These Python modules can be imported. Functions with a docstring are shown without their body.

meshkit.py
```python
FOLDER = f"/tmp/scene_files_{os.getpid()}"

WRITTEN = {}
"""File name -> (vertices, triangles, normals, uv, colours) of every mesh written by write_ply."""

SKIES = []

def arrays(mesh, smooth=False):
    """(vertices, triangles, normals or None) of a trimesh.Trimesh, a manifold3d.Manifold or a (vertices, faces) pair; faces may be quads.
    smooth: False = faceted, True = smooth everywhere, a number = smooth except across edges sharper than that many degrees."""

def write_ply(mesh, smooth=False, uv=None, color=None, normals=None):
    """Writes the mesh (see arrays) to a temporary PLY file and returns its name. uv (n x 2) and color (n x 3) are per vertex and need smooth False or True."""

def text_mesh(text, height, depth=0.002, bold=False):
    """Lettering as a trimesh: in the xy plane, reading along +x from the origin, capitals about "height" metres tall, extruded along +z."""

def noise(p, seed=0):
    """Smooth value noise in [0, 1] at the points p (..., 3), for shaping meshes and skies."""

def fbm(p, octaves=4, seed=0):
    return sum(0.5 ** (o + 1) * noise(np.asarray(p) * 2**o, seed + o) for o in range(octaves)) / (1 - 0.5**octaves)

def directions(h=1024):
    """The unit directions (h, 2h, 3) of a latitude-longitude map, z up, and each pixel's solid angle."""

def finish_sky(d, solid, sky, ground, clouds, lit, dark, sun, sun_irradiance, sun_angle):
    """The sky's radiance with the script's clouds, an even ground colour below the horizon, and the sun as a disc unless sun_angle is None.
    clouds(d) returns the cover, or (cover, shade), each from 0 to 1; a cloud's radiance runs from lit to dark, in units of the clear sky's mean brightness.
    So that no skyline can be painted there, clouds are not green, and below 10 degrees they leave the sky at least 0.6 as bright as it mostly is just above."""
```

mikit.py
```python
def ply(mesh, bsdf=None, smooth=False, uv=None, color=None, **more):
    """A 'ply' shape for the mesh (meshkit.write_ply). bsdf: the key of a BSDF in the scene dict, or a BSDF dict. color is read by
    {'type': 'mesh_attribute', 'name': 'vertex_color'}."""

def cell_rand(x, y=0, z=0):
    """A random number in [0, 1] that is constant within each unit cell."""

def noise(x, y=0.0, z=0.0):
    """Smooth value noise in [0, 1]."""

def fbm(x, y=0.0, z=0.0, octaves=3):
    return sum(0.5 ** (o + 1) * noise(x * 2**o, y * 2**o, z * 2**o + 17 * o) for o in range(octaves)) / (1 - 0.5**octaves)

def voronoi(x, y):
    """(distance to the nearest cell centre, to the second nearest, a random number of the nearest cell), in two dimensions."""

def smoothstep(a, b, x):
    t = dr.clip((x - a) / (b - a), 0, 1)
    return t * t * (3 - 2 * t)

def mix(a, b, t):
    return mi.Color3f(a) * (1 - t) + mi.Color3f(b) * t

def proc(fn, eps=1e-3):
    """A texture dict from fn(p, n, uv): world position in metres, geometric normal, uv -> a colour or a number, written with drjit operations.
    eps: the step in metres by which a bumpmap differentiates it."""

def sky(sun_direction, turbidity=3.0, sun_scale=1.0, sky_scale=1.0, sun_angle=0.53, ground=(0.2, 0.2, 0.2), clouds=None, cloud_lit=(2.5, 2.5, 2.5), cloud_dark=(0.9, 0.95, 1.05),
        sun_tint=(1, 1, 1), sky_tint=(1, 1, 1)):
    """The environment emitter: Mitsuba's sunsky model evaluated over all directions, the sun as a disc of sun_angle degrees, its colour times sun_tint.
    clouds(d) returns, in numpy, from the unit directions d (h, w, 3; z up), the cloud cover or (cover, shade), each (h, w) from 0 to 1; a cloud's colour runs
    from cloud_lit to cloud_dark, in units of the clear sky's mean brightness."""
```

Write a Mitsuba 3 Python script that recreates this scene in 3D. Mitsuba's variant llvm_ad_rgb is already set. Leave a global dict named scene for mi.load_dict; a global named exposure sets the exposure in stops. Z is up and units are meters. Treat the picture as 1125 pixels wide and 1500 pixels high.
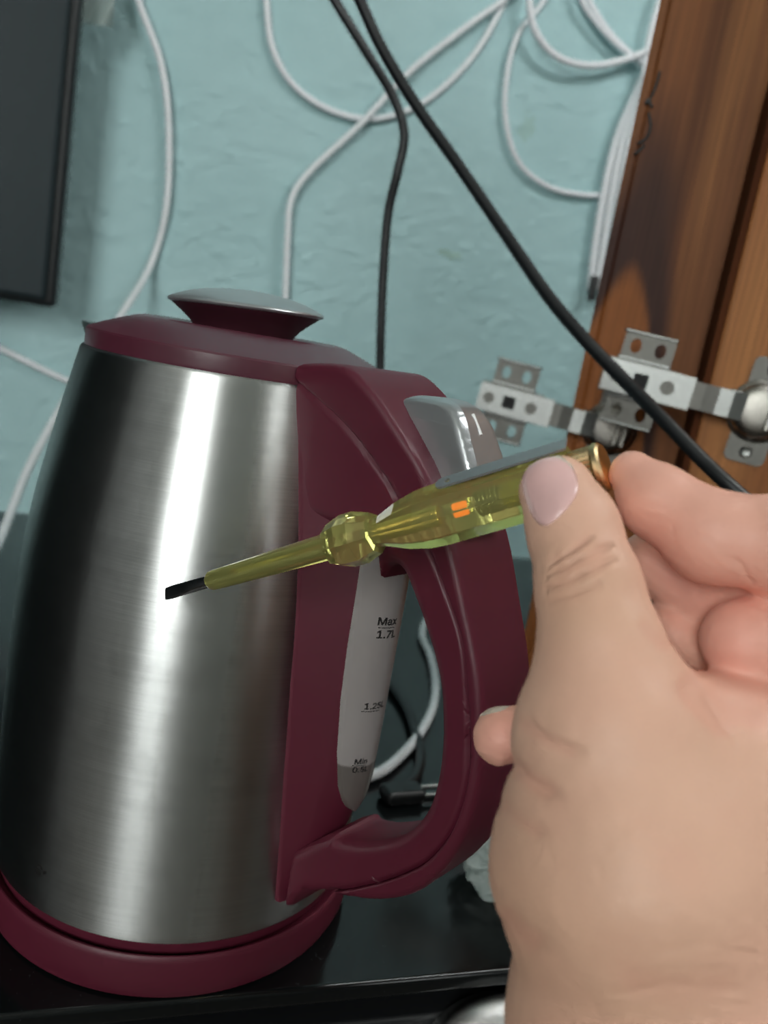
import math, random
import numpy as np, trimesh, drjit as dr, mitsuba as mi, mikit, meshkit
import manifold3d as m3
from mikit import noise, fbm, smoothstep, mix, proc, cell_rand
from shapely.geometry import Polygon, Point, box as sbox, LineString
from shapely import affinity
from shapely.ops import unary_union

random.seed(7); rng = np.random.default_rng(7)
T4 = mi.ScalarTransform4f
scene, labels = {}, {}

# ------------------------------------------------------------------ camera
# Working frame: metres, x right / y ahead of the camera, z = 0 on the worktop.  The room is turned
# against it by HEAD and the worktop stands 0.90 m above the floor: M carries the one into the other.
HEAD, TOP = math.radians(19.2), 0.90
PITCH, ROLL, H, F = 0.20066, 0.17211, 0.24031, 1213.0
c_, s_ = math.cos(HEAD), math.sin(HEAD)
M = np.array([[c_, s_, 0, 0], [-s_, c_, 0, 0], [0, 0, 1, TOP], [0, 0, 0, 1.0]])
CAM = np.array([0, 0, H])
FW = np.array([0, math.cos(PITCH), -math.sin(PITCH)])
_r = np.array([1.0, 0, 0]); _d = np.cross(FW, _r)
CX = math.cos(ROLL) * _r - math.sin(ROLL) * _d
CY = np.cross(FW, CX)
def W(p): return (np.asarray(p, float) @ M[:3, :3].T) + M[:3, 3]
def Wd(d): return np.asarray(d, float) @ M[:3, :3].T
_cw, _t, _u = W(CAM), W(CAM + FW), -Wd(CY)
scene['camera'] = {'type': 'thinlens', 'fov': math.degrees(2 * math.atan(562.5 / F)), 'fov_axis': 'x', 'aperture_radius': 0.0011, 'focus_distance': 0.245,
                   'near_clip': 0.01, 'far_clip': 50.0, 'to_world': T4().look_at(origin=_cw.tolist(), target=_t.tolist(), up=_u.tolist())}
exposure = 0.30
LAMP, WINDOW = 41.0, 13.5
LAMP_POS = (0.66, 0.12, 1.92)

def ray(px): return FW + CX * (px[0] - 562.5) / F + CY * (px[1] - 750) / F
def at(px, depth): return CAM + ray(px) * depth                      # a seen point, given its distance along the view axis
def on(px, P, n):
    d = ray(px); return CAM + d * (((np.asarray(P) - CAM) @ n) / (d @ n))
def rgb(r, g, b):                                                   # sRGB 0-255 to linear
    return [(v / 255 / 12.92 if v / 255 < .04045 else ((v / 255 + .055) / 1.055) ** 2.4) for v in (r, g, b)]
def col(v): return {'type': 'rgb', 'value': list(v)}

# ------------------------------------------------------------------ materials
def principled(name, c, rough=.5, metal=0.0, spec=.5, **k):
    scene[name] = {'type': 'twosided', 'b': {'type': 'principled', 'base_color': c if isinstance(c, dict) else col(c), 'roughness': rough, 'metallic': metal, 'specular': spec, **k}}
def bumped(name, inner, fn, scale=1.0, eps=1e-3):
    scene[name] = {'type': 'twosided', 'b': {'type': 'bumpmap', 'arbitrary': proc(fn, eps), 'scale': scale, 'bsdf': inner}}
def P(c, rough=.5, **k): return {'type': 'principled', 'base_color': c if isinstance(c, dict) else col(c), 'roughness': rough, **k}

SCUFF = [W(on((660, 373), (-.386, .845, 0), np.array([s_, -c_, 0]))), W(on((772, 186), (-.386, .845, 0), np.array([s_, -c_, 0])))]
def wall_col(p, n, uv):
    base = mix(rgb(154, 186, 188), rgb(168, 198, 200), fbm(p.x * 9, p.y * 9, p.z * 9))
    for (q, w, h, a) in ((SCUFF[0], .017, .006, .35), (SCUFF[1], .012, .018, .22)):
        d = dr.sqrt(dr.square((p.x - q[0]) / w) + dr.square((p.z - q[2]) / h)) + .9 * (noise(p.x * 160, 3, p.z * 160) - .5)
        base = mix(base, rgb(120, 150, 112), a * (1 - smoothstep(.5, 1.1, d)))
    return base
def wall_bump(p, n, uv):
    a = fbm(p.x * 75, p.y * 75, p.z * 75, 3); b = noise(p.x * 190 + 3, p.y * 190, p.z * 130)
    return .0019 * a + .0008 * b + .0011 * smoothstep(.5, .8, fbm(p.x * 60, p.y * 60 + 5, p.z * 85, 2))
bumped('m_wall', P(proc(wall_col), .62), wall_bump, 1.0, 1.2e-3)
principled('m_plaster', rgb(84, 82, 78), .8)
principled('m_plaster_light', rgb(128, 128, 128), .8)
principled('m_plaster_white', rgb(205, 206, 200), .8)
principled('m_floor', rgb(92, 84, 76), .5)
principled('m_ceiling', rgb(196, 196, 190), .8)
principled('m_white_frame', rgb(215, 215, 210), .4)
def counter_col(p, n, uv):
    v = noise(p.x * 900, p.y * 900, p.z * 900)
    return mix(rgb(13, 15, 16), rgb(40, 44, 46), smoothstep(.93, .99, v))
scene['m_counter'] = {'type': 'twosided', 'b': {'type': 'principled', 'base_color': proc(counter_col), 'roughness': .13, 'specular': .38}}
principled('m_cabinet', rgb(24, 25, 27), .45)
principled('m_rubber', rgb(18, 20, 22), .42)
principled('m_plug', rgb(14, 14, 15), .4)
principled('m_white_pvc', rgb(222, 223, 226), .42)
principled('m_panel', rgb(33, 43, 47), .5, spec=.25)
principled('m_panel_edge', rgb(22, 25, 27), .3)

principled('m_maroon', rgb(82, 25, 41), .46, spec=.42)
principled('m_maroon_lid', rgb(76, 33, 46), .30, spec=.65)
principled('m_dark_maroon', rgb(58, 22, 32), .5)
def steel_rough(p, n, uv): return .14 + .035 * noise(uv.x * 9, uv.y * 420)
def steel_tint(p, n, uv):
    v = noise(uv.x * 14, uv.y * 900); s = fbm(uv.x * 40, uv.y * 26, 4, 3)
    return mix((.56, .56, .55), (.68, .68, .67), v) * (1 - .10 * smoothstep(.55, .75, s))
scene['m_steel'] = {'type': 'twosided', 'b': {'type': 'roughconductor', 'material': 'none', 'distribution': 'ggx', 'alpha_u': .055, 'alpha_v': .30, 'specular_reflectance': proc(steel_tint)}}
scene['m_steel_plain'] = {'type': 'twosided', 'b': {'type': 'roughconductor', 'material': 'none', 'alpha': .22, 'specular_reflectance': col((.62, .62, .6))}}
scene['m_nickel'] = {'type': 'twosided', 'b': {'type': 'roughconductor', 'material': 'none', 'alpha': .20, 'specular_reflectance': col((.28, .285, .275))}}
scene['m_nickel_cup'] = {'type': 'twosided', 'b': {'type': 'roughconductor', 'material': 'none', 'alpha': .20, 'specular_reflectance': col((.34, .32, .29))}}
scene['m_nickel_dark'] = {'type': 'twosided', 'b': {'type': 'roughconductor', 'material': 'none', 'alpha': .28, 'specular_reflectance': col((.13, .125, .115))}}
principled('m_silver_paint', rgb(178, 180, 182), .3, .75)
principled('m_hole', rgb(10, 10, 10), .7)
principled('m_mark', rgb(235, 235, 235), .5)
principled('m_print', rgb(24, 22, 22), .5)
scene['m_gauge'] = {'type': 'twosided', 'b': {'type': 'principled', 'base_color': proc(lambda p, n, uv: mix(rgb(96, 89, 86), rgb(146, 139, 138), smoothstep(.0955, .0968, p.z - TOP))), 'roughness': .16, 'specular': .5}}
scene['m_gauge_low'] = {'type': 'twosided', 'b': {'type': 'principled', 'base_color': col(rgb(118, 110, 106)), 'roughness': .2, 'specular': .5}}
scene['m_brass'] = {'type': 'twosided', 'b': {'type': 'roughconductor', 'material': 'none', 'alpha': .2, 'specular_reflectance': col((.80, .60, .33))}}
scene['m_amber'] = {'type': 'principled', 'base_color': col((.98, .95, .30)), 'roughness': .03, 'spec_trans': .86, 'eta': 1.47}
scene['m_blade'] = {'type': 'twosided', 'b': {'type': 'roughconductor', 'material': 'none', 'alpha': .2, 'specular_reflectance': col((.33, .33, .34))}}
principled('m_carbon', rgb(120, 112, 40), .5)
principled('m_rust', rgb(120, 66, 26), .6)
scene['m_film'] = {'type': 'principledthin', 'base_color': col(rgb(190, 200, 196)), 'roughness': .25, 'spec_trans': .35, 'diff_trans': .7, 'eta': 1.45}

# ------------------------------------------------------------------ mesh helpers
def mesh(v, f): return trimesh.Trimesh(np.asarray(v, float), np.asarray(f, int), process=False)
def cat(*ms): return trimesh.util.concatenate([m for x in ms for m in (x if isinstance(x, (list, tuple)) else [x])])
def man(m): return m3.Manifold(m3.Mesh(np.asarray(m.vertices, np.float32), np.asarray(m.faces, np.uint32)))
def unman(k): q = k.to_mesh(); return mesh(q.vert_properties[:, :3], q.tri_verts)
def E(key, m, bsdf, smooth=30, uv=None, world=False, **k):
    v = m.vertices if world else W(m.vertices)
    q = mesh(v, m.faces)
    scene[key] = mikit.ply(q, bsdf, smooth, uv=uv, **k); return key
def numbered(name):
    if not any(k == name or k.startswith(name + '__') for k in list(scene) + list(labels)): return name
    i = 1
    while any(k == f'{name}_{i:03d}' or k.startswith(f'{name}_{i:03d}__') for k in list(scene) + list(labels)): i += 1
    return f'{name}_{i:03d}'
def part(parent, name, m, bsdf, smooth=30, label=None, **k):
    key = parent + '__' + name
    if key in scene:
        i = 1
        while f'{key}_{i:03d}' in scene: i += 1
        key = f'{key}_{i:03d}'
    E(key, m, bsdf, smooth, **k)
    if label: labels[key] = {'label': label}
    return key
def thing(name, label, category, group=None, kind=None):
    key = numbered(name); d = {}
    if label: d['label'] = label
    if category: d['category'] = category
    if group: d['group'] = group
    if kind: d['kind'] = kind
    labels[key] = d; return key
def struct(name, m, bsdf, label=None, category=None, smooth=False, world=True):
    E(name, m, bsdf, smooth, world=world); labels[name] = {'kind': 'structure', 'label': label or name.replace('_', ' '), 'category': category or name.split('_')[0]}
def block(lo, hi):
    lo, hi = np.array(lo, float), np.array(hi, float); b = trimesh.creation.box(hi - lo); b.apply_translation((lo + hi) / 2); return b
def rblock(lo, hi, r=.002, n=6):                                      # box with rounded edges
    lo, hi = np.array(lo, float) + r, np.array(hi, float) - r
    s = trimesh.creation.icosphere(subdivisions=2, radius=r)
    pts = np.vstack([s.vertices + [x, y, z] for x in (lo[0], hi[0]) for y in (lo[1], hi[1]) for z in (lo[2], hi[2])])
    return unman(m3.Manifold.hull_points(pts.astype(np.float32)))
def lathe(prof, n=128, a0=0.0, a1=2 * math.pi, uvscale=None):
    prof = np.asarray(prof, float); closed = abs(a1 - a0 - 2 * math.pi) < 1e-6
    a = np.linspace(a0, a1, n + 1); k = len(prof)
    v = np.stack([np.outer(np.cos(a), prof[:, 0]), np.outer(np.sin(a), prof[:, 0]), np.tile(prof[:, 1], (n + 1, 1))], -1).reshape(-1, 3)
    i, j = np.meshgrid(np.arange(n), np.arange(k - 1), indexing='ij'); q = i * k + j
    f = np.vstack([np.stack([q, q + k, q + k + 1], -1).reshape(-1, 3), np.stack([q, q + k + 1, q + 1], -1).reshape(-1, 3)])
    L = np.concatenate([[0], np.cumsum(np.linalg.norm(np.diff(prof, axis=0), axis=1))])
    uv = np.stack([np.repeat(a / (2 * math.pi), k), np.tile(L / L[-1], n + 1)], -1)
    return mesh(v, f), uv
def solid_lathe(prof, n=48):                                          # closed profile ends on the axis, welded
    m, _ = lathe(prof, n); m = trimesh.Trimesh(m.vertices, m.faces, process=True); m.merge_vertices(); m.update_faces(m.nondegenerate_faces()); m.remove_unreferenced_vertices(); return m
def spline(pts, per=10):
    p = np.asarray(pts, float); q = np.vstack([2 * p[0] - p[1], p, 2 * p[-1] - p[-2]]); out = []
    for i in range(1, len(q) - 2):
        t = np.linspace(0, 1, per, endpoint=False)[:, None]; a, b, c, d = q[i - 1:i + 3]
        out.append(.5 * (2 * b + (c - a) * t + (2 * a - 5 * b + 4 * c - d) * t ** 2 + (3 * b - a - 3 * c + d) * t ** 3))
    return np.vstack(out + [p[-1:]])
def tube(path, r, sides=12, flat=1.0):
    path = np.asarray(path, float); n = len(path); r = np.broadcast_to(r, n)
    t = np.gradient(path, axis=0); t /= np.linalg.norm(t, axis=1, keepdims=True)
    u = np.cross(t[0], [.3, .2, .9]); u /= np.linalg.norm(u); rings = []
    for i in range(n):
        u = u - t[i] * (u @ t[i]); u /= np.linalg.norm(u); w = np.cross(t[i], u)
        a = np.arange(sides) * 2 * math.pi / sides
        rings.append(path[i] + r[i] * (np.outer(np.cos(a), u) + flat * np.outer(np.sin(a), w)))
    v = np.vstack(rings + [path[:1], path[-1:]]); f = []
    for i in range(n - 1):
        for k in range(sides):
            a, b = i * sides + k, i * sides + (k + 1) % sides; f += [[a, b, b + sides], [a, b + sides, a + sides]]
    for k in range(sides):
        f += [[n * sides, (k + 1) % sides, k], [n * sides + 1, (n - 1) * sides + k, (n - 1) * sides + (k + 1) % sides]]
    return mesh(v, f)
def frame(m, o, x, y, z):                                             # place a mesh by its axes
    A = np.eye(4); A[:3, 0], A[:3, 1], A[:3, 2], A[:3, 3] = x, y, z, o; q = m.copy(); q.apply_transform(A); return q
def unit(v): v = np.asarray(v, float); return v / np.linalg.norm(v)
def extrude(poly, h): return trimesh.creation.extrude_polygon(poly, h, engine='earcut')
def inflate(poly, hw, r, seg=.0011, rims=None):
    """A slab of the outline poly (a, b) with half thickness hw(a, b) along c and edges rounded by r."""
    poly = Polygon(np.array(poly.exterior.coords), [np.array(x.coords) for x in poly.interiors])
    e = extrude(poly.simplify(1e-5), .02); e.merge_vertices()
    k = m3.Manifold(m3.Mesh(np.asarray(e.vertices, np.float32), np.asarray(e.faces, np.uint32))).refine_to_length(seg)
    q = unman(k); v = np.array(q.vertices); s = v[:, 2] / .01 - 1
    import shapely
    lines = unary_union([LineString(poly.exterior.coords)] + [LineString(x.coords) for x in poly.interiors])
    d = shapely.distance(shapely.points(v[:, :2]), lines)
    w = np.array([hw(a, b) for a, b in v[:, :2]]) if not getattr(hw, 'vec', False) else hw(v[:, 0], v[:, 1])
    cut = np.zeros(len(v))
    for dd, rq in ([(d, r)] if rims is None else [(shapely.distance(shapely.points(v[:, :2]), ln), rq) for ln, rq in rims]):
        rr = np.minimum(rq, w * .95); x = 1 - np.clip(dd / rr, 0, 1); cut = np.maximum(cut, rr * (1 - np.sqrt(np.clip(1 - x * x, 0, 1))))
    v[:, 2] = s * (w - cut)
    return mesh(v, q.faces)

# ------------------------------------------------------------------ the room (world coordinates)
YF, YW = 0.2535, 0.925                                                 # worktop front edge, wall
X0, X1, Y0, ZC = -1.9, 1.7, -1.45, 2.5
struct('floor', block((X0, Y0, -.05), (X1, YW, 0)), 'm_floor', 'kitchen floor', 'floor')
struct('ceiling', block((X0, Y0, ZC), (X1, YW, ZC + .05)), 'm_ceiling', 'plain ceiling', 'ceiling')
struct('wall_back', block((X0, YW, 0), (X1, YW + .1, ZC)), 'm_wall', 'rough pale teal painted wall behind the kettle', 'wall')
struct('wall_left', block((X0 - .1, Y0, 0), (X0, YW, ZC)), 'm_plaster_light', 'plastered side wall', 'wall')
struct('wall_right', block((X1, Y0, 0), (X1 + .1, YW, ZC)), 'm_plaster_light', 'plastered side wall', 'wall')
WX0, WX1, WZ0, WZ1 = -1.40, -.70, 1.25, 2.25
V0, V1, VZ0, VZ1 = .55, 1.05, 1.25, 2.15
struct('wall_front', cat(block((X0, Y0 - .1, 0), (WX0, Y0, ZC)), block((WX1, Y0 - .1, 0), (V0, Y0, ZC)), block((V1, Y0 - .1, 0), (X1, Y0, ZC)), block((WX0, Y0 - .1, 0), (WX1, Y0, WZ0)), block((WX0, Y0 - .1, WZ1), (WX1, Y0, ZC)),
                         block((V0, Y0 - .1, 0), (V1, Y0, VZ0)), block((V0, Y0 - .1, VZ1), (V1, Y0, ZC))), 'm_plaster_white', 'wall behind the photographer', 'wall')
fr = .04
for nm, a0, a1, b0, b1, lum, lab in (('window_1', WX0, WX1, WZ0, WZ1, WINDOW, 'large daylit window behind the photographer'), ('window_2', V0, V1, VZ0, VZ1, .20 * WINDOW, 'smaller curtained window behind the photographer')):
    labels[nm] = {'kind': 'structure', 'label': lab, 'category': 'window'}
    part(nm, 'frame', cat(block((a0, Y0 - .07, b0), (a0 + fr, Y0 - .02, b1)), block((a1 - fr, Y0 - .07, b0), (a1, Y0 - .02, b1)), block((a0 + fr, Y0 - .07, b0), (a1 - fr, Y0 - .02, b0 + fr)), block((a0 + fr, Y0 - .07, b1 - fr), (a1 - fr, Y0 - .02, b1))), 'm_white_frame', False, world=True)
    pane = mesh([(a0 + fr, Y0 - .05, b0 + fr), (a1 - fr, Y0 - .05, b0 + fr), (a1 - fr, Y0 - .05, b1 - fr), (a0 + fr, Y0 - .05, b1 - fr)], [(0, 2, 1), (0, 3, 2)])
    E(nm + '__pane', pane, 'm_white_frame', False, world=True, emitter={'type': 'area', 'radiance': col([lum * x for x in (.95, 1.0, .98)])})
# short tube lamp hung above the worktop
lk = thing('tube_lamp', 'white fluorescent tube lamp hung on two rods above the worktop, outside the picture', 'lamp')
lx, ly, lz = LAMP_POS
part(lk, 'housing', rblock((lx - .34, ly - .04, lz + .03), (lx + .34, ly + .04, lz + .08), .006), 'm_white_frame', world=True)
tb = trimesh.creation.cylinder(radius=.019, height=.60, sections=24); tb.apply_transform(trimesh.transformations.rotation_matrix(math.pi / 2, [0, 1, 0])); tb.apply_translation((lx, ly, lz))
for sx in (-1, 1):
    part(lk, 'socket', rblock((lx + sx * .31 - .012, ly - .022, lz - .022), (lx + sx * .31 + .012, ly + .022, lz + .035), .004), 'm_white_frame', world=True)
    part(lk, 'rod', tube(np.array([[lx + sx * .25, ly, lz + .075], [lx + sx * .25, ly, 2.2], [lx + sx * .25, ly, ZC]]), .006, 10), 'm_white_frame', True, world=True)
part(lk, 'tube', tb, 'm_white_frame', True, world=True, emitter={'type': 'area', 'radiance': col([LAMP * x for x in (.97, 1.0, .99)])})

# ------------------------------------------------------------------ worktop and cabinet
wt = thing('worktop', 'glossy black stone worktop under the kettle, running back to the teal wall', 'worktop')
E(wt, rblock((-.62, YF, TOP - .008), (X1 - .002, YW - .001, TOP), .002), 'm_counter', 25, world=True)
bc = thing('base_cabinet', 'black base cabinet under the front edge of the worktop', 'cabinet')
part(bc, 'body', block((-.62, YF + .02, .02), (X1 - .002, YW - .002, TOP - .012)), 'm_cabinet', False, world=True)
for i in range(4):
    a = -.615 + i * .572
    d = part(bc, 'door', rblock((a, YF + .002, .10), (a + .552, YF + .0195, TOP - .02), .002), 'm_cabinet', world=True)
tc = thing('tall_cabinet', 'tall dark cabinet standing on the floor left of the worktop, outside the picture', 'cabinet')
part(tc, 'body', rblock((-1.25, .20, .001), (-.625, YW - .002, 1.95), .003), 'm_cabinet', world=True)
part(tc, 'door', rblock((-1.245, .180, .02), (-.63, .1995, 1.94), .003), 'm_cabinet', world=True)
# a bowed steel pull fixed to the cabinet front
hp = W(on((700, 1470), (-(YF - .004) * s_, (YF - .004) * c_, 0), np.array([s_, -c_, 0]))); hp[2] = TOP - .0200
pth = [hp + [-.030, .0125, -.045], hp + [-.028, .002, -.042], hp + [-.020, .0, -.028], hp + [-.006, 0, -.006], hp + [.008, .0, 0], hp + [.030, 0, 0], hp + [.05, 0, 0], hp + [.062, 0, 0], hp + [.068, .003, 0], hp + [.069, .0125, 0]]
part(bc, 'pull', tube(spline(pth, 8), .0105, 16), 'm_steel_plain', True, 'brushed steel pull', world=True)

# ------------------------------------------------------------------ kettle
KX, KY = -.06524, .32571
PHI = math.radians(-38)                                               # where the handle points
hdir = np.array([math.cos(PHI), math.sin(PHI), 0]); ldir = np.array([math.sin(PHI), -math.cos(PHI), 0])   # ldir: side of the handle towards the camera
KO = np.array([KX, KY, 0])
def K(m): q = m.copy(); q.apply_translation(KO); return q             # z-axis lathe at the kettle
def HP(a, b, c): return KO + np.outer(a, hdir) + np.outer(c, ldir) + np.outer(b, [0, 0, 1])
def HM(m): return mesh(HP(m.vertices[:, 0], m.vertices[:, 1], m.vertices[:, 2]), m.faces[:, ::-1] if np.dot(np.cross(hdir, [0, 0, 1]), ldir) < 0 else m.faces)

pb = thing('kettle_stand', 'round maroon plastic power base that the steel kettle stands on', 'kettle base')
bp = [(.0, .0003), (.072, .0003), (.0752, .0012), (.0768, .005), (.0772, .010), (.0768, .0160), (.0764, .0178), (.0757, .0185), (.0750, .0184), (.0746, .0180), (.0740, .0166), (.0725, .0160), (.0715, .0150), (.0, .0150)]
E(pb, K(solid_lathe(bp, 160)), 'm_maroon', 35)

kt = thing('kettle', 'brushed steel electric kettle with maroon lid and handle', 'kettle')
sz = np.array([.0212, .0217, .0226, .04, .06, .08, .10, .118, .1346, .146, .1573, .167, .177, .187, .1977, .209, .2190, .2208, .2214])
sr = np.array([.0722, .0733, .0740, .0741, .0742, .0741, .0738, .0734, .0727, .0718, .0706, .0692, .0674, .0655, .0634, .0610, .0588, .0583, .0574])
from scipy.interpolate import PchipInterpolator
rsteel = PchipInterpolator(sz, sr)
zz = np.concatenate([[.0212, .0214, .0217, .0221, .0226], np.linspace(.025, .219, 70), [.2203, .2210, .2214]])
m, uv = lathe(np.stack([rsteel(zz), zz], -1), 192)
lin, _ = lathe([(.0574, .2214), (.0560, .2205), (.0558, .19), (0.0, .19)], 192)
E('kettle__body', K(m), 'm_steel', True, uv=uv)
labels['kettle__body'] = {'label': 'brushed steel body'}
part('kettle', 'bottom_ring', K(solid_lathe([(0, .0152), (.0700, .0152), (.0716, .0160), (.0721, .0175), (.0721, .0212), (0, .0212)], 128)), 'm_maroon')
# spout lip opposite to the handle
sp = []
back = math.pi + PHI
for (rr, zz_, da) in ((.050, .190, .36), (.0620, .196, .30), (.056, .2213, .42), (.0860, .2205, .16), (.0930, .2255, .15), (.0930, .2268, .15), (.057, .2255, .40)):
    for s in (-1, 1): sp.append([KX + rr * math.cos(back + s * da), KY + rr * math.sin(back + s * da), zz_])
part('kettle', 'spout', unman(m3.Manifold.hull_points(np.array(sp, np.float32))), 'm_steel_plain', 40, 'steel pouring lip')
# lid
lidp = [(0, .2190), (.0562, .2190), (.0570, .2205), (.0573, .2222), (.0572, .2271), (.0568, .2278), (.0560, .2282), (.051, .2304), (.045, .2328), (.040, .2346), (.037, .2352), (.034, .2351), (.031, .2343), (.028, .2334), (.025, .2329), (0, .2328)]
part('kettle', 'lid', K(solid_lathe(lidp, 160)), 'm_maroon_lid', 28)
tilt = trimesh.transformations.rotation_matrix(math.radians(-2.4), [0, 1, 0], [KX, KY, .240])
stem = K(solid_lathe([(0, .2322), (.0180, .2322), (.0182, .2330), (.0190, .2345), (.0210, .2370), (.0240, .2396), (.0272, .2420), (.0284, .2430), (0, .2432)], 96)); stem.apply_transform(tilt)
part('kettle__lid', 'knob_stem', stem, 'm_dark_maroon', 40)
cap = K(solid_lathe([(0, .2428), (.0285, .2428), (.0294, .2432), (.0297, .2438), (.0294, .2444), (.0285, .2450), (.026, .2461), (.022, .2475), (.017, .2488), (.011, .2497), (.005, .2502), (0, .2503)], 128)); cap.apply_transform(tilt)
part('kettle__lid', 'knob_cap', cap, 'm_silver_paint', 40, 'silver disc on top of the lid')

# handle: outlines in (distance from the kettle's axis, height)
outer = spline([(.0535, .2285), (.063, .2302), (.0735, .2310), (.0805, .2285), (.089, .2232), (.1005, .2135), (.1105, .2036), (.1227, .186), (.1321, .1675), (.1397, .1510), (.1440, .1355), (.1460, .120), (.1458, .1075), (.1436, .0960), (.1395, .0850), (.1325, .0735), (.1225, .0645), (.1095, .0568), (.0965, .0515), (.088, .0465), (.082, .039), (.079, .0345)], 6)
inner = spline([(.0964, .1655), (.0995, .1722), (.1050, .1722), (.1117, .1642), (.1173, .1563), (.1225, .1480), (.1262, .1395), (.1297, .1250), (.1308, .1130), (.1298, .1020), (.1262, .0932), (.1205, .0858), (.1125, .0795), (.1035, .0742), (.0960, .0722), (.0935, .0790), (.0938, .0920), (.0938, .1200), (.0940, .1450)], 6)
seam = spline([(.0535, .2228), (.061, .2197), (.0767, .2129), (.0914, .2028), (.1023, .1937), (.1130, .1846), (.1211, .1749), (.1316, .1595), (.1370, .1439), (.1405, .1300), (.1424, .1191), (.1422, .1080), (.1398, .0975), (.1345, .0862), (.1275, .0775), (.1190, .0690), (.1090, .0606), (.0990, .0526)], 6)
def hwg(a, b):                                                        # half width of the handle
    g = np.interp(b, [.03, .06, .09, .13, .16, .19, .205, .215, .225], [.0138, .0142, .0145, .0148, .0158, .0176, .0192, .0208, .0218])
    return g
def hwc(z): return np.interp(z, [.03, .0359, .0819, .1213, .1576, .1915, .2231], [.0118, .0124, .0168, .0196, .0207, .0210, .0212])
def hw_body(a, b):
    g = hwg(a, b) - .0007
    import shapely
    g = g - .0013 * np.exp(-(shapely.distance(shapely.points(np.stack([a, b], -1)), LineString(seam)) / .0011) ** 2)
    return np.where(b > .145, g + (hwc(b) - .0018 + .0022 * np.clip((b - .165) / .047, 0, 1) - g) * np.clip((.100 - a) / .036, 0, 1), g)
hw_body.vec = True
def hw_shell(a, b): return hwg(a, b)
hw_shell.vec = True
zc = np.linspace(.0335, .214, 60)
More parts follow.
